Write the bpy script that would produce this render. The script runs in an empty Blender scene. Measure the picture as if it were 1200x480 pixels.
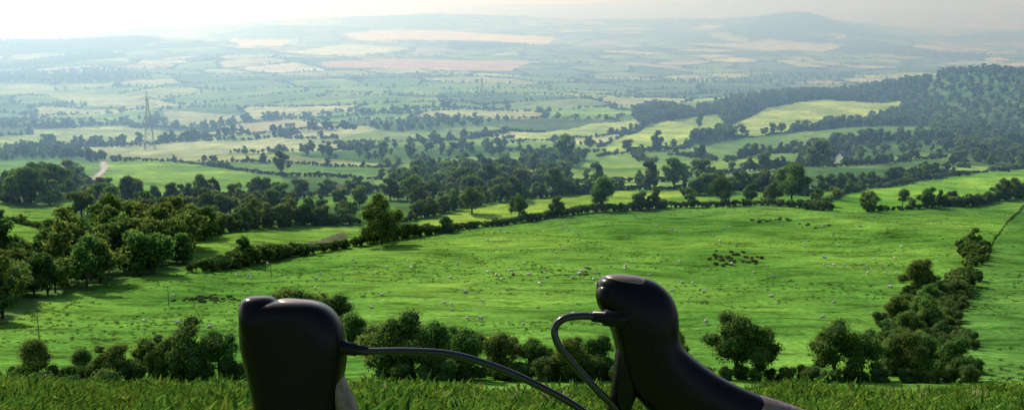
import bpy, math, random
import numpy as np
from mathutils import Vector, Matrix
random.seed(7); rng=np.random.default_rng(7)
scene=bpy.context.scene
PITCH=math.radians(10.85); FL=1200.0
scene.view_settings.view_transform='Standard'; scene.view_settings.look='None'; scene.view_settings.exposure=0

# ------------------------------------------------------------------ helpers
def smooth(a,b,x):
    t=np.clip((x-a)/(b-a),0,1); return t*t*(3-2*t)
def make_noise(seed,n=10,kmin=.5,kmax=1.6):
    r=np.random.default_rng(seed)
    a=r.uniform(0,2*np.pi,n);k=r.uniform(kmin,kmax,n);ph=r.uniform(0,6.28,n)
    kx,ky=k*np.cos(a),k*np.sin(a)
    def f(x,y):
        s=0
        for i in range(n): s=s+np.sin(kx[i]*x+ky[i]*y+ph[i])
        return s/math.sqrt(n/2)
    return f
def pchip(xs,ys):
    xs=np.array(xs,float);ys=np.array(ys,float)
    h=np.diff(xs);d=np.diff(ys)/h
    m=np.zeros(len(xs));m[0]=d[0];m[-1]=d[-1]
    for i in range(1,len(xs)-1):
        m[i]=0 if d[i-1]*d[i]<=0 else 2*d[i-1]*d[i]/(d[i-1]+d[i])
    def f(x):
        x=np.clip(x,xs[0],xs[-1]); i=np.clip(np.searchsorted(xs,x)-1,0,len(xs)-2)
        t=(x-xs[i])/h[i]
        return ((2*t**3-3*t**2+1)*ys[i]+(t**3-2*t**2+t)*h[i]*m[i]+(-2*t**3+3*t**2)*ys[i+1]+(t**3-t**2)*h[i]*m[i+1])
    return f
# ------------------------------------------------------------------ terrain height
base=pchip([-90,-20,0,17,25,35,60,90,120,130,200,300,400,450,550,700,1000,1300,1800,2500,3500,5000],
           [8,.6,-1.6,-7.1,-9.85,-15.5,-27,-37,-45,-48,-60.5,-72.5,-82,-86,-97,-110,-133,-150,-168,-183,-190,-190])
n1=make_noise(1);n2=make_noise(2);n3=make_noise(3);n4=make_noise(4);n5=make_noise(5);n6=make_noise(6)
def sl(v): return np.tan(np.arctan((240-v)/FL)-PITCH)
R1u=[-.9,-.5,-.39,-.33,-.25,-.17,-.08,0,.12,.25,.5,.9]; R1v=[40,38,39,33,24,20,20,22,25,30,28,30]
R2u=[-.9,-.25,-.1,-.06,0,.17,.33,.5,.9];              R2v=[60,60,20,8,0,-6,-2,4,10]
def height(x,y):
    x=np.asarray(x,float);y=np.asarray(y,float)
    t=np.clip(x/np.maximum(y,30),-.9,.9)
    z=base(np.minimum(y,5000))
    yy=np.maximum(y,30.);q=np.log(yy)
    s0=np.full_like(yy,-190/5000.);s1=sl(np.interp(t,R1u,R1v));s1b=sl(np.interp(t,R1u,R1v)+7);s2=sl(np.interp(t,R2u,R2v));s3=s2-.05
    s=s0+(s1-s0)*smooth(np.log(4800),np.log(7800),q)
    s=s+(s1b-s1)*smooth(np.log(7800),np.log(9500),q)
    s=s+(s2-s1b)*smooth(np.log(9500),np.log(14000),q)
    s=s+(s3-s2)*smooth(np.log(14500),np.log(24000),q)
    z=np.where(y>5000,yy*s,z)
    und=.0030*n1(t*9,q*7)+.0011*n2(t*30,q*20)
    z=z+yy*und*smooth(130,420,y)
    z=z+yy*.0020*n3(t*24,q*24)*smooth(3300,6000,y)
    z=z+.35*n4(x/9,y/9)*smooth(100,140,y)*(1-smooth(1500,3000,y))
    z=z+(.05*n5(x/1.7,y/1.7)+.07*n4(x/4.5,y/4.5))*(y<60)
    z=z+58*smooth(560,760,x)*np.exp(-.5*((y-1560)/230)**2)
    z=z+14*np.exp(-.5*((x-520)/170)**2-.5*((y-1750)/160)**2)
    z=z+104*np.exp(-.5*((x-1800)/215)**2-.5*((y-6500)/420)**2)
    z=z+66*np.exp(-.5*((x+2150)/560)**2-.5*((y-4500)/480)**2)
    return z
# image pixel coordinates -> point where the camera ray through them meets the terrain
YS=np.geomspace(16,15000,2600)
def pixel_to_ground(u,v):
    yc=(240-v)/FL; den=math.cos(PITCH)+yc*math.sin(PITCH)
    t=(u-600)/FL/den; s=(-math.sin(PITCH)+yc*math.cos(PITCH))/den
    z=height(t*YS,YS)/YS
    k=np.nonzero(z>=s)[0]
    k=k[0] if len(k) else len(YS)-1
    if k>0:
        a=(s-z[k-1])/(z[k]-z[k-1]+1e-12); a=min(max(a,0),1); y=YS[k-1]+(YS[k]-YS[k-1])*a
    else: y=YS[0]
    return t*y,y
def pixel_poly(p): return np.array([pixel_to_ground(*q) for q in p])
def inside(poly,x,y):
    r=np.zeros(x.shape,bool)
    m=(x>=poly[:,0].min())&(x<=poly[:,0].max())&(y>=poly[:,1].min())&(y<=poly[:,1].max())
    xi=x[m];yi=y[m];c=np.zeros(xi.shape,bool);n=len(poly)
    for i in range(n):
        x1,y1=poly[i];x2,y2=poly[(i+1)%n]
        if y1==y2: continue
        c^=((y1>yi)!=(y2>yi))&(xi<(x2-x1)*(yi-y1)/(y2-y1)+x1)
    r[m]=c;return r

# ------------------------------------------------------------------ materials
def new_mat(name):
    m=bpy.data.materials.new(name);m.use_nodes=True;nt=m.node_tree
    for n in list(nt.nodes): nt.nodes.remove(n)
    return m,nt,nt.nodes.new('ShaderNodeOutputMaterial')
def simple_mat(name,col,rough=.6,metal=0,var=.25,nscale=20,bump=0.0,spec=.5,rvar=0):
    m,nt,out=new_mat(name);N=nt.nodes;L=nt.links
    b=N.new('ShaderNodeBsdfPrincipled');b.inputs['Roughness'].default_value=rough;b.inputs['Metallic'].default_value=metal
    b.inputs['Specular IOR Level'].default_value=spec
    tc=N.new('ShaderNodeTexCoord');no=N.new('ShaderNodeTexNoise');no.inputs['Scale'].default_value=nscale;no.inputs['Detail'].default_value=5
    L.new(tc.outputs['Object'],no.inputs['Vector'])
    r=N.new('ShaderNodeValToRGB');r.color_ramp.elements[0].position=.3;r.color_ramp.elements[1].position=.7
    r.color_ramp.elements[0].color=(*[c*(1-var) for c in col],1);r.color_ramp.elements[1].color=(*[min(1,c*(1+var)) for c in col],1)
    L.new(no.outputs['Fac'],r.inputs['Fac']);L.new(r.outputs['Color'],b.inputs['Base Color'])
    if rvar:
        n2_=N.new('ShaderNodeTexNoise');n2_.inputs['Scale'].default_value=35;n2_.inputs['Detail'].default_value=4;L.new(tc.outputs['Object'],n2_.inputs['Vector'])
        mr=N.new('ShaderNodeMapRange');mr.inputs[1].default_value=.3;mr.inputs[2].default_value=.7;mr.inputs[3].default_value=rough-rvar;mr.inputs[4].default_value=rough+rvar
        L.new(n2_.outputs['Fac'],mr.inputs[0]);L.new(mr.outputs[0],b.inputs['Roughness'])
    if bump:
        bp=N.new('ShaderNodeBump');bp.inputs['Strength'].default_value=bump;bp.inputs['Distance'].default_value=.002
        L.new(no.outputs['Fac'],bp.inputs['Height']);L.new(bp.outputs['Normal'],b.inputs['Normal'])
    L.new(b.outputs[0],out.inputs['Surface']);return m
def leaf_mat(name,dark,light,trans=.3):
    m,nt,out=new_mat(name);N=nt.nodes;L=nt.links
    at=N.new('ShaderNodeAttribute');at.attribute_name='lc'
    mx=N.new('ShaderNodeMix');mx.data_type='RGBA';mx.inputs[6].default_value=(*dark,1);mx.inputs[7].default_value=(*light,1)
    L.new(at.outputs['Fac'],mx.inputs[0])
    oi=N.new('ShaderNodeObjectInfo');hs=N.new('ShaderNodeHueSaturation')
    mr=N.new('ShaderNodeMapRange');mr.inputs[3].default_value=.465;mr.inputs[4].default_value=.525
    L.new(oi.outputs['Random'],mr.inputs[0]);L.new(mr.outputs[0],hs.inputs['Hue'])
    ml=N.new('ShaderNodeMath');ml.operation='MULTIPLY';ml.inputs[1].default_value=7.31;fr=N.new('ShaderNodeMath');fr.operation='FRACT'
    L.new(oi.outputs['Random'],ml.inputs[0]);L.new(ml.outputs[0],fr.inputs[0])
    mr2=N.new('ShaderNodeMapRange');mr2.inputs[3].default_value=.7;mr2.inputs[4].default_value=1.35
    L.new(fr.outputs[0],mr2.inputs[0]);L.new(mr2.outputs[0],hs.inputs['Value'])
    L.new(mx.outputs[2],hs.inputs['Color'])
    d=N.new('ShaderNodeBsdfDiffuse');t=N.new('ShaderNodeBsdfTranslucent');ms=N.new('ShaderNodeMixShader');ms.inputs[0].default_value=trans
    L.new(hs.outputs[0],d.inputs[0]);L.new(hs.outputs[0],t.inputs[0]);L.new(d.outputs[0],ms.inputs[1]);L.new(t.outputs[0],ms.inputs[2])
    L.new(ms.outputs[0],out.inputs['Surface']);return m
M_bark=simple_mat('bark',(.06,.045,.03),.9)
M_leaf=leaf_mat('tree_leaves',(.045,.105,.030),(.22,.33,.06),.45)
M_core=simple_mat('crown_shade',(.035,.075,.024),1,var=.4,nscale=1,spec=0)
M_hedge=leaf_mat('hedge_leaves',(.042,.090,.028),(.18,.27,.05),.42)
M_grass=leaf_mat('grass_blades',(.022,.080,.012),(.21,.36,.04),.42)
M_rush=leaf_mat('rush_blades',(.035,.09,.018),(.10,.18,.035),.35)
M_bram=leaf_mat('bramble_leaves',(.06,.085,.03),(.18,.18,.07),.3)

# ------------------------------------------------------------------ mesh builder
class MB:
    def __init__(s): s.v=[];s.f=[];s.m=[];s.lc=[];s.n=0
    def add(s,v,f,mat,lc=.5):
        v=np.asarray(v,float);o=s.n;s.v.append(v);s.n+=len(v)
        s.f.extend([tuple(int(i)+o for i in q) for q in f]);s.m.extend([mat]*len(f))
        s.lc.append(np.full(len(v),lc) if np.isscalar(lc) else np.asarray(lc))
    def build(s,name,mats,smoothmats=()):
        me=bpy.data.meshes.new(name);V=np.concatenate(s.v)
        me.from_pydata(V.tolist(),[],s.f)
        for m in mats: me.materials.append(m)
        me.polygons.foreach_set('material_index',s.m)
        if smoothmats:
            me.polygons.foreach_set('use_smooth',[mm in smoothmats for mm in s.m])
        a=me.attributes.new('lc','FLOAT','POINT');a.data.foreach_set('value',np.concatenate(s.lc).astype(np.float32))
        me.update();return me
def tube(mb,pts,rad,mat,n=8,cap=True):
    pts=[Vector(p) for p in pts]
    V=[];t0=(pts[1]-pts[0]).normalized();a=t0.orthogonal().normalized()
    for i,p in enumerate(pts):
        t=(pts[min(i+1,len(pts)-1)]-pts[max(i-1,0)]).normalized()
        a=(a-t*a.dot(t)).normalized();b=t.cross(a)
        r=rad[i] if not np.isscalar(rad) else rad
        ra,rb=(r if isinstance(r,tuple) else (r,r))
        for k in range(n):
            w=2*math.pi*k/n;V.append(p+a*math.cos(w)*ra+b*math.sin(w)*rb)
    F=[]
    for i in range(len(pts)-1):
        for k in range(n): F.append((i*n+k,i*n+(k+1)%n,(i+1)*n+(k+1)%n,(i+1)*n+k))
    if cap: F.append(tuple(range(n))[::-1]);F.append(tuple((len(pts)-1)*n+k for k in range(n)))
    mb.add([tuple(v) for v in V],F,mat)
def box(mb,c,s,mat,rz=0):
    v=np.array([(x,y,z) for x in(-.5,.5) for y in(-.5,.5) for z in(-.5,.5)])*np.array(s)
    ca,sa=math.cos(rz),math.sin(rz);v=np.stack([v[:,0]*ca-v[:,1]*sa,v[:,0]*sa+v[:,1]*ca,v[:,2]],1)+np.array(c)
    mb.add(v,[(0,1,3,2),(4,6,7,5),(0,4,5,1),(2,3,7,6),(0,2,6,4),(1,5,7,3)],mat)
import bmesh
bmi=bmesh.new();bmesh.ops.create_icosphere(bmi,subdivisions=2,radius=1)
ICOV=np.array([tuple(v.co) for v in bmi.verts]);ICOF=[tuple(v.index for v in f.verts) for f in bmi.faces];bmi.free()
def leaves(mb,r,C,R,nl,size,mat,squash=.85):
    """leaf-sized faces spread over a set of clumps"""
    for c,rr in zip(C,R):
        n=int(nl);d=r.normal(size=(n,3));d/=np.linalg.norm(d,axis=1)[:,None]
        rad=rr*(.70+.50*r.random(n)**1.3)
        p=c+d*rad[:,None]*np.array([1,1,squash])
        ok=np.ones(n,bool)
        for c2,r2 in zip(C,R):
            if c2 is c: continue
            ok&=(np.linalg.norm(p-c2,axis=1)>r2*.66)
        ok&=p[:,2]>.05
        p=p[ok];d=d[ok];n=len(p)
        if n==0: continue
        nn=d*.9+r.normal(size=(n,3))*.65+np.array([0,0,.25]);nn/=np.linalg.norm(nn,axis=1)[:,None]
        a=np.cross(nn,r.normal(size=(n,3)));a/=np.linalg.norm(a,axis=1)[:,None];b=np.cross(nn,a)
        s=(size*(.6+.8*r.random(n)))[:,None]
        V=np.stack([p-a*s,p-b*s*.6,p+a*s,p+b*s*.6],1).reshape(-1,3)
        F=np.arange(4*n).reshape(-1,4)
        lobe=r.uniform(-.22,.22)
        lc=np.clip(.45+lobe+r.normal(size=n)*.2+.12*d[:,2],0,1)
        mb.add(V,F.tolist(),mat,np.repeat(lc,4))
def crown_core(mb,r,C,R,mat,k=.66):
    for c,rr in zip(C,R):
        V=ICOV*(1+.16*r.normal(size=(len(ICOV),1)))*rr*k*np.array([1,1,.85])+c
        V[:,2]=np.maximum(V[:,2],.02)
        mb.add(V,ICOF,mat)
def make_tree(name,seed,nl=20,leaf=.16,per=330,R=3.2,lo=1.3,H=10,leafmat=None):
    r=np.random.default_rng(seed);mb=MB()
    zc=(lo+H)/2;Rz=(H-lo)/2;C=[];RR=[]
    asym=make_noise(seed+50,6,.8,2.)
    for i in range(nl):
        d=r.normal(size=3);d/=np.linalg.norm(d)
        if i<3: d=np.array([r.normal()*.25,r.normal()*.25,1])
        k=r.uniform(.4,.82)*(1+.16*float(asym(d[0]*2,d[1]*2+d[2])))
        taper=1-.15*max(d[2],0)
        c=np.array([d[0]*R*k*taper,d[1]*R*k*taper,zc+d[2]*Rz*min(k,.8)])
        C.append(c);RR.append(R*r.uniform(.23,.38))
    C.append(np.array([0,0,zc]));RR.append(R*.5)
    lean=r.normal(size=2)*.25
    tube(mb,[(0,0,-.6),(lean[0]*.2,lean[1]*.2,lo*.6),(lean[0],lean[1],zc*.8),(lean[0]*1.2,lean[1]*1.3,zc*1.25)],[.34,.25,.18,.07],0,8)
    for c in C[3:13]:
        s=np.array([lean[0]*.8,lean[1]*.8,r.uniform(lo*.8,zc*.85)]);mid=(s+c)/2+np.array([0,0,-.2])
        tube(mb,[s,mid,c],[.13,.08,.03],0,5)
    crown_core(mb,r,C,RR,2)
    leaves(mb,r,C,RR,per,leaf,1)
    return mb.build(name,[M_bark,leafmat or M_leaf,M_core])
def make_shrub(name,seed,nl=9,leaf=.1,per=220,W=1.7,H=3,leafmat=None):
    r=np.random.default_rng(seed);mb=MB();C=[];RR=[]
    for i in range(nl):
        rr=r.uniform(.5,.9);a=r.uniform(0,6.28);k=r.uniform(0,1)
        C.append(np.array([math.cos(a)*W*.6*k,math.sin(a)*W*.6*k,r.uniform(.5,H-rr*.95)]));RR.append(rr)
    for k in range(4):
        a=r.uniform(0,6.28);tube(mb,[(0,0,-.3),(math.cos(a)*.4,math.sin(a)*.4,1.),(math.cos(a)*.8,math.sin(a)*.8,H*.65)],[.06,.04,.015],0,5)
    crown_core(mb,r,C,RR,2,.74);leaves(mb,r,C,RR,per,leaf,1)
    return mb.build(name,[M_bark,leafmat or M_hedge,M_core])
def make_tuft(name,seed,nb=40,H=.35,W=.18,bw=.008,mat=None,bend=.5):
    r=np.random.default_rng(seed);mb=MB()
    for i in range(nb):
        a=r.uniform(0,6.28);d=r.uniform(0,1)**.6*W;h=H*r.uniform(.5,1.1);b=a+r.normal()*.8;bl=bend*h*r.uniform(.2,1)
        w=bw*r.uniform(.7,1.4);x,y=math.cos(a)*d,math.sin(a)*d;px,py=-math.sin(b)*w,math.cos(b)*w;dx,dy=math.cos(b)*bl,math.sin(b)*bl
        V=[(x-px*.5,y-py*.5,-.03),(x+px*.5,y+py*.5,-.03),(x+dx*.35+px*1.1,y+dy*.35+py*1.1,h*.7),(x+dx*.35-px*1.1,y+dy*.35-py*1.1,h*.7),(x+dx+px*.15,y+dy+py*.15,h*.95),(x+dx-px*.15,y+dy-py*.15,h*.95)]
        mb.add(V,[(0,1,2,3),(3,2,4,5)],0,float(np.clip(r.normal(.5,.3),0,1)))
    return mb.build(name,[mat])
def proto_coll(name,meshes):
    c=bpy.data.collections.new(name)
    for i,m in enumerate(meshes):
        o=bpy.data.objects.new('%s_%02d'%(name,i),m);c.objects.link(o)
    return c
treesN=[make_tree('tree_near%d'%i,100+i,nl=[30,26,32,26][i],per=290,R=[4.2,3.7,4.7,4.0][i],lo=[.5,.8,.4,1.0][i]) for i in range(4)]
treesF=[make_tree('tree_far%d'%i,200+i,nl=17,leaf=.34,per=95,R=[4.4,3.9,5.0,3.7,4.7][i],lo=[.4,.7,.3,.9,.4][i]) for i in range(5)]
treesX=[make_tree('tree_dist%d'%i,260+i,nl=9,leaf=.75,per=22,R=[4.8,4.2,5.2][i],lo=.2) for i in range(3)]
shN=[make_shrub('shrub_near%d'%i,300+i) for i in range(4)]
shF=[make_shrub('shrub_far%d'%i,320+i,nl=7,leaf=.26,per=36) for i in range(3)]
shB=[make_shrub('bramble%d'%i,340+i,nl=6,leaf=.12,per=90,H=1.7,leafmat=M_bram) for i in range(2)]
gr=[make_tuft('grass_tuft%d'%i,400+i,nb=34,H=[.17,.21,.15,.26][i],W=.2,bw=.014,mat=M_grass,bend=.95) for i in range(4)]
ru=[make_tuft('rush_tuft%d'%i,420+i,nb=30,H=.42,W=.4,bw=.03,mat=M_rush,bend=.9) for i in range(3)]
M_seed=leaf_mat('seed_heads',(.30,.30,.14),(.5,.47,.25),.3)
sd=[make_tuft('seed_stalk%d'%i,440+i,nb=7,H=.42,W=.12,bw=.010,mat=M_seed,bend=.2) for i in range(2)]
# ---- sheep
M_fleece=simple_mat('fleece',(.54,.51,.42),.95,var=.2,nscale=12);M_face=simple_mat('sheep_face',(.25,.22,.18),.8)
def make_sheep(name,pose):
    mb=MB();g={'stand':0,'graze':1,'lie':0}[pose];lz=-.42 if pose=='lie' else 0
    tube(mb,[(-.62,0,.72+lz),(-.56,0,.74+lz),(-.4,0,.76+lz),(-.1,0,.72+lz),(.2,0,.72+lz),(.42,0,.76+lz),(.55,0,.80+lz),(.6,0,.8+lz)],
         [.06,.19,.27,.31,.30,.26,.17,.08],0,12)
    if g: nk=[(.42,0,.78),(.62,0,.66),(.76,0,.44),(.82,0,.34)];hh=[(.80,0,.36),(.86,0,.28),(.94,0,.16),(.98,0,.09)]
    else: nk=[(.4,0,.82+lz),(.56,0,.98+lz),(.66,0,1.12+lz)];hh=[(.60,0,1.14+lz),(.70,0,1.14+lz),(.84,0,1.06+lz),(.92,0,1.01+lz)]
    tube(mb,nk,[.19,.14,.10,.09][:len(nk)],0,10);tube(mb,hh,[.07,.095,.065,.04],1,10)
    ex,ez=(hh[0][0]+.03,hh[0][2]+.02)
    for s in(-1,1):
        tube(mb,[(ex,s*.07,ez),(ex-.02,s*.15,ez),(ex-.03,s*.20,ez-.03)],[.02,.035,.01],1,6)
        if pose=='lie':
            tube(mb,[(.3,s*.17,.2),(.5,s*.2,.07),(.3,s*.22,.05)],[.07,.045,.03],1,6);tube(mb,[(-.35,s*.2,.2),(-.1,s*.3,.08),(-.4,s*.3,.05)],[.1,.05,.03],1,6)
        else:
            o=.06*s
            tube(mb,[(.36,s*.14,.62),(.37+o,s*.14,.36),(.35+o,s*.14,.3),(.36+o,s*.14,.05),(.39+o,s*.14,0)],[.09,.05,.042,.028,.038],1,7)
            tube(mb,[(-.40,s*.15,.64),(-.33-o,s*.15,.45),(-.47-o,s*.15,.30),(-.43-o,s*.15,.06),(-.40-o,s*.15,0)],[.13,.075,.04,.03,.038],1,7)
    tube(mb,[(-.6,0,.82+lz),(-.68,0,.7+lz),(-.68,0,.5+lz)],[.04,.045,.02],0,6)
    return mb.build(name,[M_fleece,M_face],(0,1))
sheepM=[make_sheep('sheep_'+p,p) for p in('graze','stand','lie')]

C_treeN=proto_coll('tree_near',treesN);C_treeF=proto_coll('tree_far',treesF);C_treeX=proto_coll('tree_dist',treesX)
C_shN=proto_coll('shrub_near',shN);C_shF=proto_coll('shrub_far',shF);C_shB=proto_coll('bramble',shB)
C_gr=proto_coll('grass_tuft',gr);C_ru=proto_coll('rush_tuft',ru);C_sh=proto_coll('sheep',sheepM);C_sd=proto_coll('seed_stalk',sd)
_groups={}
def group_for(coll):
    if coll.name in _groups: return _groups[coll.name]
    ng=bpy.data.node_groups.new('scatter_'+coll.name,'GeometryNodeTree')
    ng.interface.new_socket('Geometry',in_out='INPUT',socket_type='NodeSocketGeometry')
    ng.interface.new_socket('Geometry',in_out='OUTPUT',socket_type='NodeSocketGeometry')
    N=ng.nodes;L=ng.links;gi=N.new('NodeGroupInput');go=N.new('NodeGroupOutput');ip=N.new('GeometryNodeInstanceOnPoints')
    ci=N.new('GeometryNodeCollectionInfo');ci.inputs['Collection'].default_value=coll;ci.inputs['Separate Children'].default_value=True;ci.inputs['Reset Children'].default_value=True
    def na(t,n):
        a=N.new('GeometryNodeInputNamedAttribute');a.data_type=t;a.inputs['Name'].default_value=n
        return next(o for o in a.outputs if o.enabled and o.name=='Attribute')
    L.new(gi.outputs[0],ip.inputs['Points']);L.new(ci.outputs[0],ip.inputs['Instance']);ip.inputs['Pick Instance'].default_value=True
    L.new(na('INT','idx'),ip.inputs['Instance Index']);L.new(na('FLOAT_VECTOR','rot'),ip.inputs['Rotation']);L.new(na('FLOAT_VECTOR','scl'),ip.inputs['Scale'])
    L.new(ip.outputs[0],go.inputs[0]);_groups[coll.name]=ng;return ng
def scatter(name,x,y,coll,scl,zoff=0,sv=.2):
    x=np.asarray(x,float);y=np.asarray(y,float);n=len(x)
    if n==0: return
    z=height(x,y)+zoff;me=bpy.data.meshes.new(name);me.vertices.add(n)
    me.vertices.foreach_set('co',np.stack([x,y,z],1).ravel())
    a=me.attributes.new('idx','INT','POINT');a.data.foreach_set('value',rng.integers(0,len(coll.objects),n).astype(np.int32))
    a=me.attributes.new('rot','FLOAT_VECTOR','POINT');a.data.foreach_set('vector',np.stack([np.zeros(n),np.zeros(n),rng.uniform(0,6.28,n)],1).ravel())
    s=np.broadcast_to(np.asarray(scl,float),(n,))*rng.uniform(1-sv,1+sv,n);w=s*rng.uniform(.88,1.18,n)
    a=me.attributes.new('scl','FLOAT_VECTOR','POINT');a.data.foreach_set('vector',np.stack([w,w,s],1).ravel())
    ob=bpy.data.objects.new(name,me);scene.collection.objects.link(ob)
    md=ob.modifiers.new('scatter','NODES');md.node_group=group_for(coll);return ob

# ------------------------------------------------------------------ land use
G_MAIN=(.108,.245,.036)
fields=[ # polygon in image pixels, colour
 ([(-80,180),(0,181),(60,186),(108,190),(100,214),(60,235),(-80,238)],(.14,.28,.05)),
 ([(125,190),(220,192),(330,208),(330,222),(260,236),(150,234),(112,222)],(.16,.31,.05)),
 ([(120,178),(240,182),(450,190),(440,196),(230,190),(125,186)],(.28,.33,.13)),
 ([(330,205),(440,210),(440,222),(330,230)],(.10,.19,.05)),
 ([(-80,262),(20,262),(62,272),(40,300),(-80,318)],(.14,.28,.045)),
 ([(212,282),(300,268),(420,264),(425,280),(330,300),(232,310)],(.15,.29,.045)),
 ([(270,288),(330,288),(400,272),(410,276),(350,294),(290,296)],(.11,.12,.07)),
 ([(375,214),(430,216),(428,224),(380,222)],(.11,.11,.07)),
 ([(482,264),(560,242),(640,233),(740,224),(800,222),(815,228),(700,242),(600,253),(540,266)],(.25,.39,.05)),
 ([(948,242),(1010,222),(1110,206),(1280,192),(1280,226),(1200,230),(1100,240),(1000,248)],(.15,.34,.035)),
 ([(800,208),(960,196),(1110,186),(1110,202),(1010,218),(940,226),(820,222)],(.09,.18,.05)),
 ([(600,208),(700,192),(900,182),(900,192),(760,206),(640,216)],(.19,.32,.06)),
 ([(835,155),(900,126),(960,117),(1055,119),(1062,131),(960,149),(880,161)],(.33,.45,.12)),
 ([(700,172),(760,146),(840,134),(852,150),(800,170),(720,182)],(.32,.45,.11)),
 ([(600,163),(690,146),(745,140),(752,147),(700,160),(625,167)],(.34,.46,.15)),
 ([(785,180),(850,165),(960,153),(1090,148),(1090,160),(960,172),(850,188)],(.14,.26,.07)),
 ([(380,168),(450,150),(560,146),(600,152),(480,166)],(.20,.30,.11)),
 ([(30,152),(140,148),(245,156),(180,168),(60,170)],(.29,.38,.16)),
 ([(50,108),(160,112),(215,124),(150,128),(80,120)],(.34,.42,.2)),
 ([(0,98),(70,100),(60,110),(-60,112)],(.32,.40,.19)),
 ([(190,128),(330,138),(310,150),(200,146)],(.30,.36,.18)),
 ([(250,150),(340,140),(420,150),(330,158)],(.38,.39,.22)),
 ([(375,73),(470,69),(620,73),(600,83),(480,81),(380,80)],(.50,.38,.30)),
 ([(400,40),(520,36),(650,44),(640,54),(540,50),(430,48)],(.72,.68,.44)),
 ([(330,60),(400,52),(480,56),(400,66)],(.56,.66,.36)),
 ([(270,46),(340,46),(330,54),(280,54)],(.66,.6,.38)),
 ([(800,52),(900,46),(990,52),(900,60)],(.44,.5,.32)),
 ([(1199,240),(1153,300),(1123,350),(1119,390),(1140,443),(1160,446),(1330,446),(1330,236)],(.082,.20,.036)),
 ([(117,188),(126,189),(127,198),(119,207),(106,217),(97,218),(109,206),(118,198)],(.30,.32,.2)),
]
fpolys=[(pixel_poly(p),c) for p,c in fields]
woods=[ # polygon, spacing m, tree height m
 ([(1040,134),(1062,118),(1092,98),(1150,84),(1260,80),(1290,138),(1200,152),(1130,154),(1100,146),(1072,138)],15,11),
 ([(760,98),(860,92),(1000,86),(1003,92),(850,99)],26,9),
 ([(450,238),(470,216),(545,200),(640,200),(680,214),(600,230),(540,240),(480,252)],14,11.5),
 ([(-90,392),(-90,330),(0,326),(60,300),(105,272),(200,268),(222,284),(225,314),(120,332),(60,350),(10,378)],8,11.5),
 ([(60,262),(110,240),(200,246),(420,238),(425,258),(300,264),(220,278),(110,268)],12,9),
 ([(8,240),(20,222),(86,214),(94,226),(60,246)],11,12),
 ([(-80,186),(-80,176),(0,176),(100,182),(96,187)],13,9),
 ([(1110,196),(1120,182),(1290,164),(1290,190)],14,9),
 ([(930,184),(1000,168),(1110,164),(1130,174),(1060,182),(960,192)],20,8),
 ([(430,148),(520,138),(600,140),(560,148),(450,154)],17,9),
 ([(0,88),(110,82),(180,92),(120,98),(0,96)],19,12),
 ([(590,190),(640,180),(690,182),(680,196),(600,200)],15,9),
 ([(350,182),(500,170),(600,172),(590,184),(420,190)],23,8.5),
]
wpolys=[(pixel_poly(p),sp,h) for p,sp,h in woods]

def hsh(i,j,k): 
    v=np.sin(i*127.1+j*311.7+k*74.7)*43758.5453; return v-np.floor(v)
CELL=190.
def patch(x,y):
    wx=x+28*n4(x/160,y/160);wy=(y+28*n6(x/170,y/170))
    wx2=(wx*.93+wy*.36)/CELL;wy2=(-wx*.36+wy*.93)/(CELL*1.15)
    ix=np.floor(wx2);iy=np.floor(wy2);f1=np.full(x.shape,9.);f2=f1.copy();ci=np.zeros(x.shape);cj=ci.copy()
    for a in(-1,0,1):
        for b in(-1,0,1):
            gx=ix+a;gy=iy+b;dx=gx+.12+.76*hsh(gx,gy,1)-wx2;dy=gy+.12+.76*hsh(gx,gy,2)-wy2
            d=np.maximum(abs(dx),abs(dy))*.55+np.hypot(dx,dy)*.45
            n=d<f1;f2=np.where(n,f1,np.minimum(f2,d));f1=np.where(n,d,f1);ci=np.where(n,gx,ci);cj=np.where(n,gy,cj)
    return ci,cj,(f2-f1)*.5*CELL
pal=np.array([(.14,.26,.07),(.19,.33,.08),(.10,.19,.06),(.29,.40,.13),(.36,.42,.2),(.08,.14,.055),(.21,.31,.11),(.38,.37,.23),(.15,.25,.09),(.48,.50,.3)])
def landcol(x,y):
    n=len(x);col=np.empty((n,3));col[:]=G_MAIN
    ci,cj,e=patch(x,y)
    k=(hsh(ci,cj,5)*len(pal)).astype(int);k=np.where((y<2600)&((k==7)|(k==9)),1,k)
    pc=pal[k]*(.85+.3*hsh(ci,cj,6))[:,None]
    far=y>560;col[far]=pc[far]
    wn=n5(x/420,y/620)+.5*n6(x/150,y/220)
    wn=wn-.9*((x>250)&(y>1500)&(y<3200))
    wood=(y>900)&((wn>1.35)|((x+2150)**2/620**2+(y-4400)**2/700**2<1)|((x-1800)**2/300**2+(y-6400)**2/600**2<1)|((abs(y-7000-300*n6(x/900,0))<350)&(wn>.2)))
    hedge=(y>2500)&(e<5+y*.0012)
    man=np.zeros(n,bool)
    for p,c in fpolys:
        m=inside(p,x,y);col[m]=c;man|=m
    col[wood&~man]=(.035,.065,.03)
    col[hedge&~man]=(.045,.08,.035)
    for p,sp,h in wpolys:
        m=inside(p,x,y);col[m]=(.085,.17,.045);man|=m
    return col,e,wood,man

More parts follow.
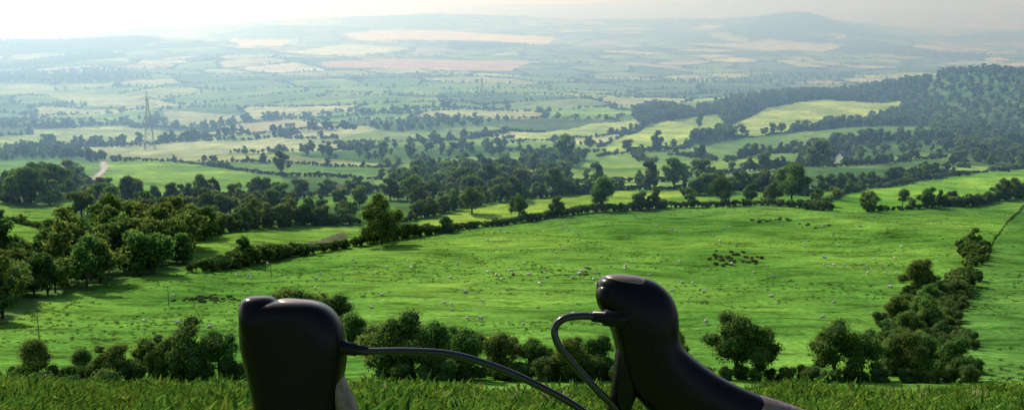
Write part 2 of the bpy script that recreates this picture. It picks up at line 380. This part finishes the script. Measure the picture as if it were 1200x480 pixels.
# ------------------------------------------------------------------ terrain mesh
yr=np.concatenate([np.linspace(-88,14,30),np.geomspace(15,24000,860)])
NC=820;tt=np.linspace(-1,1,NC)
X=tt[None,:]*(45+.78*np.maximum(yr,0))[:,None];Y=np.repeat(yr[:,None],NC,1)
Z=height(X,Y);NR=len(yr)
me=bpy.data.meshes.new('terrain');me.vertices.add(NR*NC);me.vertices.foreach_set('co',np.stack([X,Y,Z],2).ravel())
i=np.arange(NR-1)[:,None]*NC+np.arange(NC-1)[None,:]
q=np.stack([i,i+1,i+NC+1,i+NC],2).reshape(-1,4);nf=len(q)
me.loops.add(nf*4);me.loops.foreach_set('vertex_index',q.ravel());me.polygons.add(nf)
me.polygons.foreach_set('loop_start',np.arange(nf)*4);me.polygons.foreach_set('use_smooth',np.ones(nf,bool))
me.update(calc_edges=True)
col,_,_,_=landcol(X.ravel(),Y.ravel())
ca=me.attributes.new('landcol','FLOAT_COLOR','POINT');ca.data.foreach_set('color',np.concatenate([col,np.ones((len(col),1))],1).astype(np.float32).ravel())
terrain=bpy.data.objects.new('terrain',me);scene.collection.objects.link(terrain)
m,nt,out=new_mat('pasture');N=nt.nodes;L=nt.links
at=N.new('ShaderNodeAttribute');at.attribute_name='landcol';tc=N.new('ShaderNodeTexCoord')
def noise(scale,detail,stretch=(1,1,1),rot=0):
    mp=N.new('ShaderNodeMapping');mp.inputs['Scale'].default_value=stretch;mp.inputs['Rotation'].default_value=(0,0,rot);L.new(tc.outputs['Object'],mp.inputs[0])
    n=N.new('ShaderNodeTexNoise');n.inputs['Scale'].default_value=scale;n.inputs['Detail'].default_value=detail;n.inputs['Roughness'].default_value=.62;L.new(mp.outputs[0],n.inputs['Vector']);return n
def rng_(src,a,b,c,d):
    r=N.new('ShaderNodeMapRange');r.inputs[1].default_value=a;r.inputs[2].default_value=b;r.inputs[3].default_value=c;r.inputs[4].default_value=d;L.new(src,r.inputs[0]);return r.outputs[0]
def mul(a,b):
    r=N.new('ShaderNodeMath');r.operation='MULTIPLY';L.new(a,r.inputs[0]);L.new(b,r.inputs[1]);return r.outputs[0]
big=noise(.012,4,(1,1,0),.4);mid=noise(.07,5,(.6,1.2,0),.25);fine=noise(.9,4,(.8,1.1,0));strk=noise(.22,5,(.45,1.2,0),.3)
f=mul(mul(rng_(big.outputs['Fac'],.3,.7,.58,1.38),rng_(mid.outputs['Fac'],.3,.7,.64,1.3)),mul(rng_(fine.outputs['Fac'],.3,.7,.55,1.4),rng_(strk.outputs['Fac'],.35,.52,.5,1.1)))
vm=N.new('ShaderNodeVectorMath');vm.operation='SCALE';L.new(at.outputs['Color'],vm.inputs[0]);L.new(f,vm.inputs['Scale'])
hs=N.new('ShaderNodeHueSaturation');L.new(rng_(big.outputs['Fac'],.3,.7,.52,.475),hs.inputs['Hue']);L.new(vm.outputs[0],hs.inputs['Color'])
bp=N.new('ShaderNodeBump');bp.inputs['Strength'].default_value=.7;bp.inputs['Distance'].default_value=.5;L.new(fine.outputs['Fac'],bp.inputs['Height'])
df=N.new('ShaderNodeBsdfDiffuse');L.new(hs.outputs[0],df.inputs[0]);L.new(bp.outputs[0],df.inputs['Normal']);L.new(df.outputs[0],out.inputs['Surface'])
me.materials.append(m)

# ------------------------------------------------------------------ woodland
def pinch(poly,sp):
    lo=poly.min(0);hi=poly.max(0);gx=np.arange(lo[0],hi[0],sp);gy=np.arange(lo[1],hi[1],sp)
    a,b=np.meshgrid(gx,gy);a=a.ravel()+rng.uniform(-.5,.5,a.size)*sp;b=b.ravel()+rng.uniform(-.5,.5,b.size)*sp
    k=inside(poly,a,b);return a[k],b[k]
for p,sp,h in wpolys:
    x,y=pinch(p,sp);d=y.mean()
    if len(x)>9000: k=rng.permutation(len(x))[:9000];x=x[k];y=y[k]
    scatter('woodland',x,y,C_treeX if d>1900 else C_treeF,h/10,-.4,.38)
# distant patchwork: hedges and copses
NN=360000
yq=np.exp(rng.uniform(np.log(560),np.log(7600),NN));tq=rng.uniform(-.62,.62,NN);xq=tq*yq
_,e,wd,man=landcol(xq,yq)
sel=rng.random(NN)
thr=2.0+yq*.0006
hk=(e<thr)&(~man)&(yq<5200)&(sel<np.clip(yq/1300,.3,1)*.9)
x,y=xq[hk],yq[hk];r=rng.random(len(x));big_=r<.13+.12*(n4(x/300,y/300)>0.6)
s_=np.where(big_,rng.uniform(.45,.95,len(x)),0)
nearb=y<1900
scatter('distant_hedgerow',x[~big_],y[~big_],C_shF,1.05+.00012*y[~big_],-.2,.25)
scatter('distant_hedgerow_trees',x[big_&nearb],y[big_&nearb],C_treeF,s_[big_&nearb],-.3)
scatter('distant_hedgerow_trees',x[big_&~nearb],y[big_&~nearb],C_treeX,s_[big_&~nearb],-.3)
wk=wd&(~man)&(sel<np.clip((yq/4200)**2,.02,.3))
scatter('distant_woodland',xq[wk],yq[wk],C_treeX,1.1,-.4,.3)

# ------------------------------------------------------------------ hedgerows (mid ground)
def hedge(pts,h=2.4,sp=None,treep=.0,name='hedgerow',coll=None,wid=1.0,gap=0,world=False):
    P=np.array(pts,float) if world else pixel_poly(pts)
    xs=[];ys=[]
    for a,b in zip(P[:-1],P[1:]):
        Ln=np.hypot(*(b-a));d=a[1];s=sp or max(1.1,d*.0028);n=max(2,int(Ln/s))
        t=(np.arange(n)+rng.uniform(-.4,.4,n))/n
        xs.append(a[0]+(b[0]-a[0])*t+rng.normal(size=n)*.5*wid);ys.append(a[1]+(b[1]-a[1])*t+rng.normal(size=n)*.5*wid)
    x=np.concatenate(xs);y=np.concatenate(ys);k=(n6(x/11,y/11)>-2.5+gap);x=x[k];y=y[k]
    near=y.mean()<230
    hs_=h/3*(1+.22*n4(x/14,y/14))
    scatter(name,x,y,coll or (C_shN if near else C_shF),np.clip(hs_,.25,4),-.15,.22)
    k=rng.random(len(x))<treep
    if k.any(): scatter('hedgerow_trees',x[k],y[k],C_treeN if near else C_treeF,h*.24,-.3,.35)
hedge([(228,319),(280,312),(330,302),(430,286),(480,278)],3.6,treep=.05,wid=2)
hedge([(480,277),(560,266),(640,256),(700,248),(780,243),(860,241),(940,243)],3.0,treep=.06)
hedge([(940,244),(1000,249),(1080,244),(1140,240),(1200,232),(1290,222)],3.2,treep=.08,wid=1.5)
hedge([(945,243),(1010,222),(1110,206),(1200,198),(1290,190)],2.6,treep=.03)
hedge([(470,262),(560,240),(640,231),(740,222),(810,221)],3.0,treep=.25)
hedge([(800,229),(840,226),(900,222),(950,230)],4.0,treep=.3,wid=3)
hedge([(120,228),(150,235),(260,238),(330,232),(440,224)],4,treep=.25,wid=3)
hedge([(132,189),(220,191),(330,206),(450,210)],3.0,treep=.05)
hedge([(235,190),(440,197),(470,193)],2.6,treep=.12)
hedge([(212,282),(300,266),(425,262)],3.6,treep=.3,wid=3)
hedge([(-80,262),(20,261),(64,271)],2,treep=.1)
hedge([(-80,240),(40,238)],3,treep=.1)
hedge([(835,157),(880,162),(960,150),(1062,132),(1090,148)],3.0,treep=.08)
hedge([(835,153),(900,125),(960,116),(1058,118)],2.2,treep=.05)
hedge([(700,173),(760,145),(840,133)],2.6,treep=.05)
hedge([(700,184),(800,172),(852,152)],3,treep=.1)
hedge([(600,168),(700,161),(752,147)],3,treep=.12)
hedge([(785,182),(850,190),(960,174),(1090,161)],4,treep=.2)
hedge([(810,222),(960,224),(1010,218),(1112,203)],3,treep=.15)
hedge([(800,207),(960,195),(1110,185)],3,treep=.25)
hedge([(380,169),(480,167),(600,153)],4,treep=.2)
hedge([(30,171),(180,170),(260,160),(420,152)],5,treep=.25)
hedge([(0,150),(140,146),(245,152),(330,140),(460,132),(600,128)],5,treep=.25)
# broad shrub belt running down the right side of the sheep field
hedge([(1143,290),(1135,318),(1112,345)],2.7,sp=1.1,wid=3.0,treep=.03)
hedge([(1112,345),(1080,372),(1070,400),(1085,425),(1090,444)],3.0,sp=.7,wid=6.0,treep=.05)
hedge([(1112,345),(1108,372),(1112,400),(1120,440)],2.4,sp=1.2,wid=3.0)
hedge([(1199,242),(1170,275),(1153,300)],.8,sp=2.2,wid=.3)

# ------------------------------------------------------------------ named single trees
def add_tree(x,y,h,near=True,name='broadleaf_tree',wx=1.0):
    ob=bpy.data.objects.new(name,random.choice(treesN if near else treesF));scene.collection.objects.link(ob)
    ob.location=(x,y,float(height(x,y))-.25);ob.rotation_euler=(0,0,random.uniform(0,6.28));s=h/10;ob.scale=(s*wx*.92,s*wx*.92,s)
def tree_at(u,v,hpx,wx=1.0):
    x,y=pixel_to_ground(u,v);add_tree(x,y,hpx*y/FL*1.02,y<480,wx=wx)
for a in [(447,287,62,1.0),(608,259,36,1),(705,247,42,1.05),(845,242,38,1),(928,238,48,1.1),(790,222,40,1.15),(762,222,36,1.1),(650,228,34,1.2),
          (553,250,36,1.3),(30,238,44,1.4),(52,232,36,1.2),(70,230,30,1),(330,206,32,.9),(448,190,26,.9),(660,196,40,1),(820,214,34,1.2),
          (960,196,34,1.5),(895,200,26,1.2),(948,184,22,1),(770,176,24,.9),(820,150,22,.8),(735,180,20,.9),(690,175,18,1),(700,222,34,1),
          (1020,244,24,1.4),(1058,240,22,1.2),(1115,240,18,1.2),(905,238,26,1),(880,236,22,1),(500,274,14,1.2),(522,271,12,1.3),
          (60,172,18,1),(145,172,16,1),(385,182,16,1.1),(600,235,30,1.1),(240,280,40,1.2),(170,292,44,1.2),(125,300,40,1.3),(330,262,26,1.3),
          (12,358,50,1.2),(40,345,46,1.2),(-15,366,52,1.2),(78,335,42,1.2),(1185,178,26,1.5),(1150,190,24,1.4),(1135,300,16,1.3)]:
    tree_at(*a)
# trees along the foot of the bank (feet hidden behind the brow of the crop field)
for x,y,h,w in [(-58,119,6.4,1.2),(-54.5,124,4.8,1.2),(-49,120,5.4,1.3),(-46.2,124,6.6,1.0),(-42.8,120,6.0,1.1),(-39.6,121,8.2,1.05),(-37,123,7.6,1.0),
                (-26.5,125,8.2,1.1),(-13.5,122,8.8,1.1),(-17,125,8.2,1.1),(-10,124,8.6,1.0),(-6.,121,7.6,1.1),(-1.5,123,7.0,1.1),(2.5,124,6.2,1.1),(7.4,121,5.8,1.1),(11,124,6.0,1.1),
                (21,123,6.6,.5),(28.0,122,8.8,1.15),(31.6,124,7.6,1.1),(40,121,8.4,1.2),(43.8,122,7.4,1.1),(48.5,120,6.6,.9),(52,124,7.2,.8),(55,121,5.8,1.0)]:
    add_tree(x,y,h,True,wx=w)
for u,v,h in [(340,402,72),(364,400,72),(392,404,66),(412,410,50),(455,412,46),(490,416,46),(528,418,42),(560,420,36),(600,424,38),(640,430,30)]:
    x,y=pixel_to_ground(u,v);add_tree(x,y,h*y/FL,True,wx=1.2)
hedge([(-66,121),(-50,120),(-34,121),(-27,118)],2.0,sp=1.2,world=True,wid=1.6)
hedge([(-16,119),(-4,121),(10,122),(18,118)],3.2,sp=.8,world=True,wid=2.4)
hedge([(22,120),(34,119),(44,119),(56,117)],2.2,sp=1.1,world=True,wid=2)
hedge([(-52,104),(-46,103),(-42,104)],2.2,sp=.8,world=True,wid=1.6)
# brambles, rough patches
def patchsc(name,u,v,ru_,rv,n,coll,s):
    X_=[];Y_=[]
    for k in range(n):
        a=pixel_to_ground(u+rng.normal()*ru_,v+rng.normal()*rv);X_.append(a[0]);Y_.append(a[1])
    scatter(name,X_,Y_,coll,s,-.25,.4)
patchsc('bramble_patch',862,303,16,3.5,40,C_shB,.5);patchsc('bramble_patch',235,351,15,2.0,34,C_shB,.42);patchsc('bramble_patch',262,349,12,1.5,16,C_shB,.4)
patchsc('bramble_patch',660,322,30,3,22,C_shB,.35);patchsc('bramble_patch',905,258,14,1.6,20,C_shB,.5);patchsc('bramble_patch',950,265,8,1.6,8,C_shB,.4)
# rushes in main pasture
NT=70000;y=np.exp(rng.uniform(np.log(112),np.log(520),NT));x=rng.uniform(-.6,.6,NT)*y
k=(n5(x/9,y/5)+.8*n6(x/35,y/18)>.45)&(rng.random(NT)<.26*np.clip(y/300,.3,1))
for p,_ in fpolys[:27]: k&=~inside(p,x,y)
for p,_,_ in wpolys: k&=~inside(p,x,y)
scatter('pasture_rushes',x[k],y[k],C_ru,.66,-.05,.5)

# ------------------------------------------------------------------ sheep flock
sx=[];sy=[]
reg=[(530,1060,262,385,56),(150,530,305,400,30),(640,800,300,345,20),(960,1060,300,330,10),(560,700,318,335,12)]
main=pixel_poly([(-40,400),(0,384),(100,341),(230,325),(330,305),(430,291),(560,271),(700,253),(860,247),(1000,254),(1120,248),(1185,248),(1120,330),(1060,365),(1050,440),(20,440)])
for u0,u1,v0,v1,n in reg:
    for k in range(n):
        a=pixel_to_ground(rng.uniform(u0,u1),v0+(v1-v0)*rng.random()**1.2)
        if inside(main,np.array([a[0]]),np.array([a[1]]))[0]: sx.append(a[0]);sy.append(a[1])
scatter('sheep_flock',sx,sy,C_sh,.78,0,.25)
fx=[];fy=[]
for k in range(12):
    a=pixel_to_ground(rng.uniform(985,1180),rng.uniform(212,232));fx.append(a[0]);fy.append(a[1])
scatter('sheep_flock',fx,fy,C_sh,.85,0,.2)

# ------------------------------------------------------------------ foreground grass
NG=27000;x=rng.uniform(-22,22,NG);y=rng.uniform(8,31,NG);k=abs(x)<4+.58*y;x=x[k];y=y[k]
scatter('foreground_grass',x,y,C_gr,.88+.24*n4(x/.9,y/.9),0,.45)
x=rng.uniform(-18,18,700);y=rng.uniform(17,30,700);k=n5(x/2.5,y/2.5)>.3
scatter('grass_seed_heads',x[k],y[k],C_sd,.7,0,.3)

# ------------------------------------------------------------------ track, pylons, poles, farmhouses
M_track=simple_mat('track_gravel',(.34,.31,.25),.95,nscale=.5);mb=MB()
pl=pixel_poly([(121,190),(123,198),(115,206),(107,213),(101,217)]);V=[];F=[]
tt2=np.linspace(0,len(pl)-1,60);cx=np.interp(tt2,range(len(pl)),pl[:,0]);cy=np.interp(tt2,range(len(pl)),pl[:,1])
for i_ in range(60):
    j=min(i_,58);d=np.array([cx[j+1]-cx[j],cy[j+1]-cy[j]]);d/=np.hypot(*d)+1e-9
    for s in(-1.6,1.6):
        a,b=cx[i_]-d[1]*s,cy[i_]+d[0]*s;V.append((a,b,float(height(a,b))+.25))
    if i_<59: F.append((2*i_,2*i_+1,2*i_+3,2*i_+2))
mb.add(V,F,0);o=bpy.data.objects.new('farm_track',mb.build('farm_track',[M_track]));scene.collection.objects.link(o)
M_steel=simple_mat('galvanised_steel',(.22,.23,.24),.5,.6)
def beam(mb,a,b,r): tube(mb,[a,b],[r,r],0,4)
def pylon(u,v,H):
    x,y=pixel_to_ground(u,v);mb=MB();k=H/50;w=lambda z:(4.2-3.4*min(z/38,1))*k
    zs=[0,9,17,24,30,35,40,45]
    for z0,z1 in zip(zs[:-1],zs[1:]):
        a,b=w(z0),w(z1);c0=[(a,a),(-a,a),(-a,-a),(a,-a)];c1=[(b,b),(-b,b),(-b,-b),(b,-b)]
        for i_ in range(4):
            j=(i_+1)%4;beam(mb,(*c0[i_],z0*k),(*c1[i_],z1*k),.22*k);beam(mb,(*c0[i_],z0*k),(*c1[j],z1*k),.12*k);beam(mb,(*c0[j],z0*k),(*c1[i_],z1*k),.12*k);beam(mb,(*c1[i_],z1*k),(*c1[j],z1*k),.12*k)
    for z,l in((31,7),(37,9),(43,6.5)):
        for s in(-1,1):
            beam(mb,(s*.8*k,.6*k,z*k),(s*l*k,0,(z+.8)*k),.16*k);beam(mb,(s*.8*k,-.6*k,z*k),(s*l*k,0,(z+.8)*k),.16*k);beam(mb,(s*.8*k,0,(z+2.4)*k),(s*l*k,0,(z+.8)*k),.16*k)
            beam(mb,(s*l*k,0,(z+.8)*k),(s*l*k,0,(z-1.6)*k),.12*k)
    beam(mb,(.8*k,0,45*k),(0,0,50*k),.2*k);beam(mb,(-.8*k,0,45*k),(0,0,50*k),.2*k)
    o=bpy.data.objects.new('electricity_pylon',mb.build('electricity_pylon',[M_steel]));scene.collection.objects.link(o);o.location=(x,y,float(height(x,y)));o.rotation_euler=(0,0,.5)
pylon(176,176,58);pylon(565,122,50);pylon(980,92,50);pylon(1183,66,50);pylon(880,98,46)
M_wood=simple_mat('weathered_wood',(.16,.12,.09),.9)
def pole(u,v,H):
    x,y=pixel_to_ground(u,v);mb=MB();tube(mb,[(0,0,-.5),(0,0,H*.5),(0,0,H)],[.10,.085,.07],0,8)
    box(mb,(0,.08,H-.35),(1.1,.09,.1),0)
    for s in(-.45,0,.45): tube(mb,[(s,.08,H-.3),(s,.08,H-.14)],[.03,.04],0,6)
    o=bpy.data.objects.new('utility_pole',mb.build('utility_pole',[M_wood]));scene.collection.objects.link(o);o.location=(x,y,float(height(x,y)))
pole(198,359,4.6);pole(318,326,4.2);pole(46,396,4.2)
M_wall=simple_mat('whitewashed_wall',(.62,.60,.55),.9,var=.08,nscale=3);M_roof=simple_mat('slate_roof',(.11,.11,.125),.7,nscale=6);M_glass=simple_mat('window_glass',(.03,.04,.05),.15);M_door=simple_mat('painted_door',(.08,.14,.10),.5);M_brick=simple_mat('chimney_brick',(.3,.14,.09),.9)
def farmhouse(u,v,w,rz):
    x,y=pixel_to_ground(u,v);em=bpy.data.objects.new('farmhouse',None);scene.collection.objects.link(em);em.location=(x,y,float(height(x,y))-.3);em.rotation_euler=(0,0,rz)
    def part(n,mb,mt):
        o=bpy.data.objects.new(n,mb.build(n,[mt]));scene.collection.objects.link(o);o.parent=em
    d=w*.55;h=w*.45;mb=MB()
    V=[(-w/2,-d/2,0),(w/2,-d/2,0),(w/2,d/2,0),(-w/2,d/2,0),(-w/2,-d/2,h),(w/2,-d/2,h),(w/2,d/2,h),(-w/2,d/2,h),(-w/2,0,h+d*.4),(w/2,0,h+d*.4)]
    mb.add(V,[(0,1,5,4),(1,2,6,9,5),(2,3,7,6),(3,0,4,8,7)],0);part('walls',mb,M_wall)
    mb=MB();o_=.35
    for s in(-1,1):
        a=np.array([(-w/2-o_,s*(d/2+o_),h-.2),(w/2+o_,s*(d/2+o_),h-.2),(w/2+o_,0,h+d*.4+.12),(-w/2-o_,0,h+d*.4+.12)]);b=a+np.array([0,0,.16])
        mb.add(np.concatenate([a,b]),[(0,1,2,3),(4,5,6,7),(0,1,5,4),(1,2,6,5),(2,3,7,6),(3,0,4,7)],0)
    part('roof',mb,M_roof);mb=MB()
    for s in(-1,1): box(mb,(s*(w/2-.7),0,h+d*.4+.5),(.9,.7,1.5),0)
    part('chimneys',mb,M_brick);mb=MB()
    for s in(-1,1):
        for xx in(-.34,0,.34):
            for zz in((.28,.72) if xx else (.72,)): box(mb,(xx*w,s*(d/2+.01),h*zz),(w*.1,.06,h*.2),0)
    part('windows',mb,M_glass);mb=MB();box(mb,(0,-(d/2+.02),1.05),(1,.06,2.1),0);part('door',mb,M_door)
farmhouse(990,190,12,.5);farmhouse(130,256,11,-.3);farmhouse(974,186,7,.9);farmhouse(340,152,12,.2)

# ------------------------------------------------------------------ bicycle handlebars (image pixel coordinates on a plane tilted to the camera pitch)
M_rub=simple_mat('hood_rubber',(.0045,.0032,.0028),.24,var=.3,nscale=300,bump=.10,spec=.13,rvar=.05)
M_tape=simple_mat('bar_tape',(.15,.095,.07),.4,var=.35,nscale=180,bump=.5,spec=.45,rvar=.08)
M_met=simple_mat('black_alloy',(.004,.0035,.0035),.24,.0,nscale=60,spec=.16)
M_cab=simple_mat('cable_housing',(.005,.005,.005),.18,var=.2,nscale=90,spec=.5)
M_hilite=simple_mat('hood_highlight_plate',(.22,.15,.12),.34,.8,nscale=60,rvar=.06)  # pale pinkish metal standing in for sun highlights on the hood tops
bike=bpy.data.objects.new('bicycle_handlebars',None);scene.collection.objects.link(bike)
bike.location=(0,math.cos(PITCH),-math.sin(PITCH));bike.rotation_euler=(-PITCH,0,0)
U=1/1200.
def T(a,b,dep=0): return ((a-600)*U*(1+dep),dep,(240-b)*U*(1+dep))
def bikepart(name,mb,mat,sub=2):
    me_=mb.build(name,[mat],(0,));o=bpy.data.objects.new(name,me_);scene.collection.objects.link(o);o.parent=bike
    if sub:
        s=o.modifiers.new('s','SUBSURF');s.levels=sub;s.render_levels=sub
    return o
def loft(mb,secs,n=16,ex=2.5):
    """secs: (cx,cy,halfwidth,halfdepth_m,angle deg of width axis,depth)"""
    V=[]
    for cx,cy,hw,hd,ang,dep in secs:
        c=np.array(T(cx,cy,dep));a=math.radians(ang);A=np.array([math.cos(a),0,-math.sin(a)])*hw*U
        for k in range(n):
            w=2*math.pi*k/n;cs,sn=math.cos(w),math.sin(w)
            e=2/ex;V.append(c+A*math.copysign(abs(cs)**e,cs)+np.array([0,hd,0])*math.copysign(abs(sn)**e,sn))
    F=[];m_=len(secs)
    for i_ in range(m_-1):
        for k in range(n): F.append((i_*n+k,i_*n+(k+1)%n,(i_+1)*n+(k+1)%n,(i_+1)*n+k))
    F.append(tuple(range(n))[::-1]);F.append(tuple((m_-1)*n+k for k in range(n)));mb.add(V,F,0)
# --- left hood
mb=MB()
rows=[(351,322,358),(353,308,372),(358,293,385),(368,281,396),(384,280,405),(405,281,408),(425,286,407),(445,291,403),(463,295,400),(482,298,398),(510,302,394),(540,310,390)]
loft(mb,[((l+r_)/2,v,(r_-l)/2,.030 if i_>2 else (.016,.024,.029)[i_],0,0) for i_,(v,l,r_) in enumerate(rows)],16,3.)
bikepart('brake_hood_a',mb,M_rub)
mb=MB();loft(mb,[(304,346,10,.010,0,-.004),(304,349,19,.018,0,-.004),(304,358,23,.023,0,-.004),(305,380,25,.026,0,-.004),(308,410,22,.02,0,-.004)]);bikepart('hood_horn_a',mb,M_rub)
mb=MB();loft(mb,[(352,350.5,14,.007,6,-.004),(352,352.5,24,.014,7,-.004),(353,355,29,.018,8,-.004),(354,359,29,.018,8,-.004)],14,2.3);bikepart('hood_highlight_a',mb,M_hilite)  # added plate: puts the highlight on the left hood top into its colour
mb=MB();loft(mb,[(390,430,9,.016,0,.0),(396,450,12,.018,0,0),(402,470,14,.017,-10,0),(412,495,15,.016,-20,0),(430,530,16,.016,-30,.01),(470,580,15,.0155,-50,.03),(540,615,15,.0155,-75,.04)],14,2.);bikepart('bar_tape_a',mb,M_tape)
mb=MB();loft(mb,[(330,470,26,.012,0,.02),(322,520,22,.009,0,.03),(318,580,16,.007,0,.04),(325,640,12,.006,0,.04),(340,690,9,.005,0,.03)],12,2.3);bikepart('brake_lever_a',mb,M_met)
# --- right hood
mb=MB()
loft(mb,[(740,323,18,.010,4,0),(740,327,33,.019,8,0),(742,336,45,.025,10,0),(746,352,48,.028,8,0),(751,370,45,.029,4,0),(756,388,40,.029,2,0),(759,405,38,.028,-3,0),
         (768,428,43,.027,-18,0),(788,453,44,.026,-42,0),(818,474,42,.024,-60,0),(850,486,38,.022,-67,0),(878,495,35,.021,-70,0),(900,502,34,.020,-71,0)],18,2.6)
bikepart('brake_hood_b',mb,M_rub)
mb=MB();loft(mb,[(716,331,8,.006,0,-.006),(715,335,15,.014,0,-.006),(715,343,18,.017,-6,-.006),(717,354,18,.017,-14,-.006),(726,368,16,.016,-20,-.006)]);bikepart('hood_horn_b',mb,M_rub)
mb=MB();loft(mb,[(735,321.5,12,.006,4,-.004),(735,323.5,22,.013,6,-.004),(735,327,28,.018,8,-.004),(736,332,29,.019,9,-.004)],14,2.3);bikepart('hood_highlight_b',mb,M_hilite)  # added plate, coloured as the highlight on the right hood top
mb=MB();loft(mb,[(868,492,36.7,.0225,-69,0),(884,497,36.6,.022,-70,0),(905,503,36,.021,-71,0),(935,512,35,.020,-70,0),(975,527,32,.019,-60,.01),(1005,555,26,.018,-25,.03),(1005,590,20,.017,20,.05),(965,615,16,.016,60,.06),(880,625,15,.016,85,.06),(760,625,14.6,.016,90,.06)],14,2.3);bikepart('bar_tape_b',mb,M_tape)
mb=MB();loft(mb,[(738,395,14,.012,0,-.004),(737,415,17,.014,4,-.004),(735,438,17,.014,8,-.004),(731,458,16,.012,10,-.003),(726,480,15,.010,12,0),(716,520,13,.009,14,.01),(704,570,11,.007,12,.02),(698,620,9,.005,0,.02)],12,2.3);bikepart('brake_lever_b',mb,M_met)
# top bar + stem
mb=MB();tube(mb,[T(760,625,.06),T(680,628,.06),T(600,626,.055),T(535,614,.04)],[.0145,.0159,.0159,.0145],0,16);bikepart('top_bar',mb,M_met,1)
mb=MB();tube(mb,[T(640,627,.06),T(640,650,0),T(640,690,-.07)],[.022,.017,.018],0,16);bikepart('stem',mb,M_met,1)
mb=MB();tube(mb,[T(640,670,-.07),T(640,760,-.06),T(640,900,-.02)],[.018,.02,.022],0,16);bikepart('head_tube',mb,M_met,1)
# cables
def cat(pts,n=10):
    P=[np.array(p) for p in pts];P=[2*P[0]-P[1]]+P+[2*P[-1]-P[-2]];o=[]
    for i_ in range(1,len(P)-2):
        for k in range(n):
            t=k/n;o.append(.5*((2*P[i_])+(-P[i_-1]+P[i_+1])*t+(2*P[i_-1]-5*P[i_]+4*P[i_+1]-P[i_+2])*t*t+(-P[i_-1]+3*P[i_]-3*P[i_+1]+P[i_+2])*t**3))
    o.append(P[-2]);return o
mb=MB();tube(mb,cat([T(400,407,-.01),T(430,411,-.015),T(478,411,-.02),T(530,415,-.02),T(582,430,-.015),T(632,452,-.01),T(682,480,0),(T(730,520,.02)),T(745,580,.04),T(700,640,.02)]),.0036,0,12);bikepart('cable_housing_a',mb,M_cab,0)
mb=MB();tube(mb,cat([T(722,372,-.02),T(700,371,-.025),T(680,370,-.03),T(661,373,-.03),T(650,385,-.03),T(655,405,-.03),T(675,430,-.025),T(700,457,-.02),T(726,486,-.01),T(740,540,.0),T(715,600,.02)]),.0036,0,12);bikepart('cable_housing_b',mb,M_cab,0)
mb=MB();tube(mb,[T(398,407,-.008),T(404,407.5,-.009),T(405,407.5,-.01),T(418,409.5,-.012),T(419,409.5,-.012),T(432,411,-.014)],[.009,.009,.0065,.0062,.005,.0046],0,14);bikepart('cable_ferrule_a',mb,M_met,0)
mb=MB();tube(mb,[T(735,374,-.016),T(722,373,-.02),T(721,373,-.02),T(708,371.5,-.023),T(707,371.5,-.023),T(694,370.5,-.026)],[.0105,.0105,.0085,.0082,.0055,.005],0,14);bikepart('cable_ferrule_b',mb,M_met,0)

# ------------------------------------------------------------------ haze (real participating medium filling the valley)
mb=MB();box(mb,(0,14350,-130),(60000,28000,520),0)
m,nt,out=new_mat('valley_haze');vs=nt.nodes.new('ShaderNodeVolumeScatter');vs.inputs['Color'].default_value=(.32,.60,1,1);vs.inputs['Density'].default_value=1/1950;vs.inputs['Anisotropy'].default_value=.5
nt.links.new(vs.outputs[0],out.inputs['Volume'])
hz=bpy.data.objects.new('valley_haze',mb.build('valley_haze',[m]));scene.collection.objects.link(hz)

# ------------------------------------------------------------------ light, sky, camera
AZ=math.radians(-38);EL=math.radians(35)
S=Vector((math.sin(AZ)*math.cos(EL),math.cos(AZ)*math.cos(EL),math.sin(EL)))
ld=bpy.data.lights.new('sun','SUN');ld.energy=5;ld.angle=math.radians(.5);ld.color=(1,.935,.85)
lo=bpy.data.objects.new('sun',ld);scene.collection.objects.link(lo);lo.rotation_euler=S.to_track_quat('Z','Y').to_euler()
w=bpy.data.worlds.new('World');scene.world=w;w.use_nodes=True;nt=w.node_tree
for n in list(nt.nodes): nt.nodes.remove(n)
sk=nt.nodes.new('ShaderNodeTexSky');sk.sky_type='NISHITA';sk.sun_disc=False;sk.sun_elevation=EL;sk.sun_rotation=AZ%(2*math.pi);sk.dust_density=2
bg=nt.nodes.new('ShaderNodeBackground');bg.inputs['Strength'].default_value=.15;o=nt.nodes.new('ShaderNodeOutputWorld')
nt.links.new(sk.outputs[0],bg.inputs[0]);nt.links.new(bg.outputs[0],o.inputs[0])
cd=bpy.data.cameras.new('camera');cd.lens=36;cd.sensor_width=36;cd.clip_start=.05;cd.clip_end=60000
cam=bpy.data.objects.new('camera',cd);scene.collection.objects.link(cam);cam.location=(0,0,0);cam.rotation_euler=(math.pi/2-PITCH,0,0);scene.camera=cam
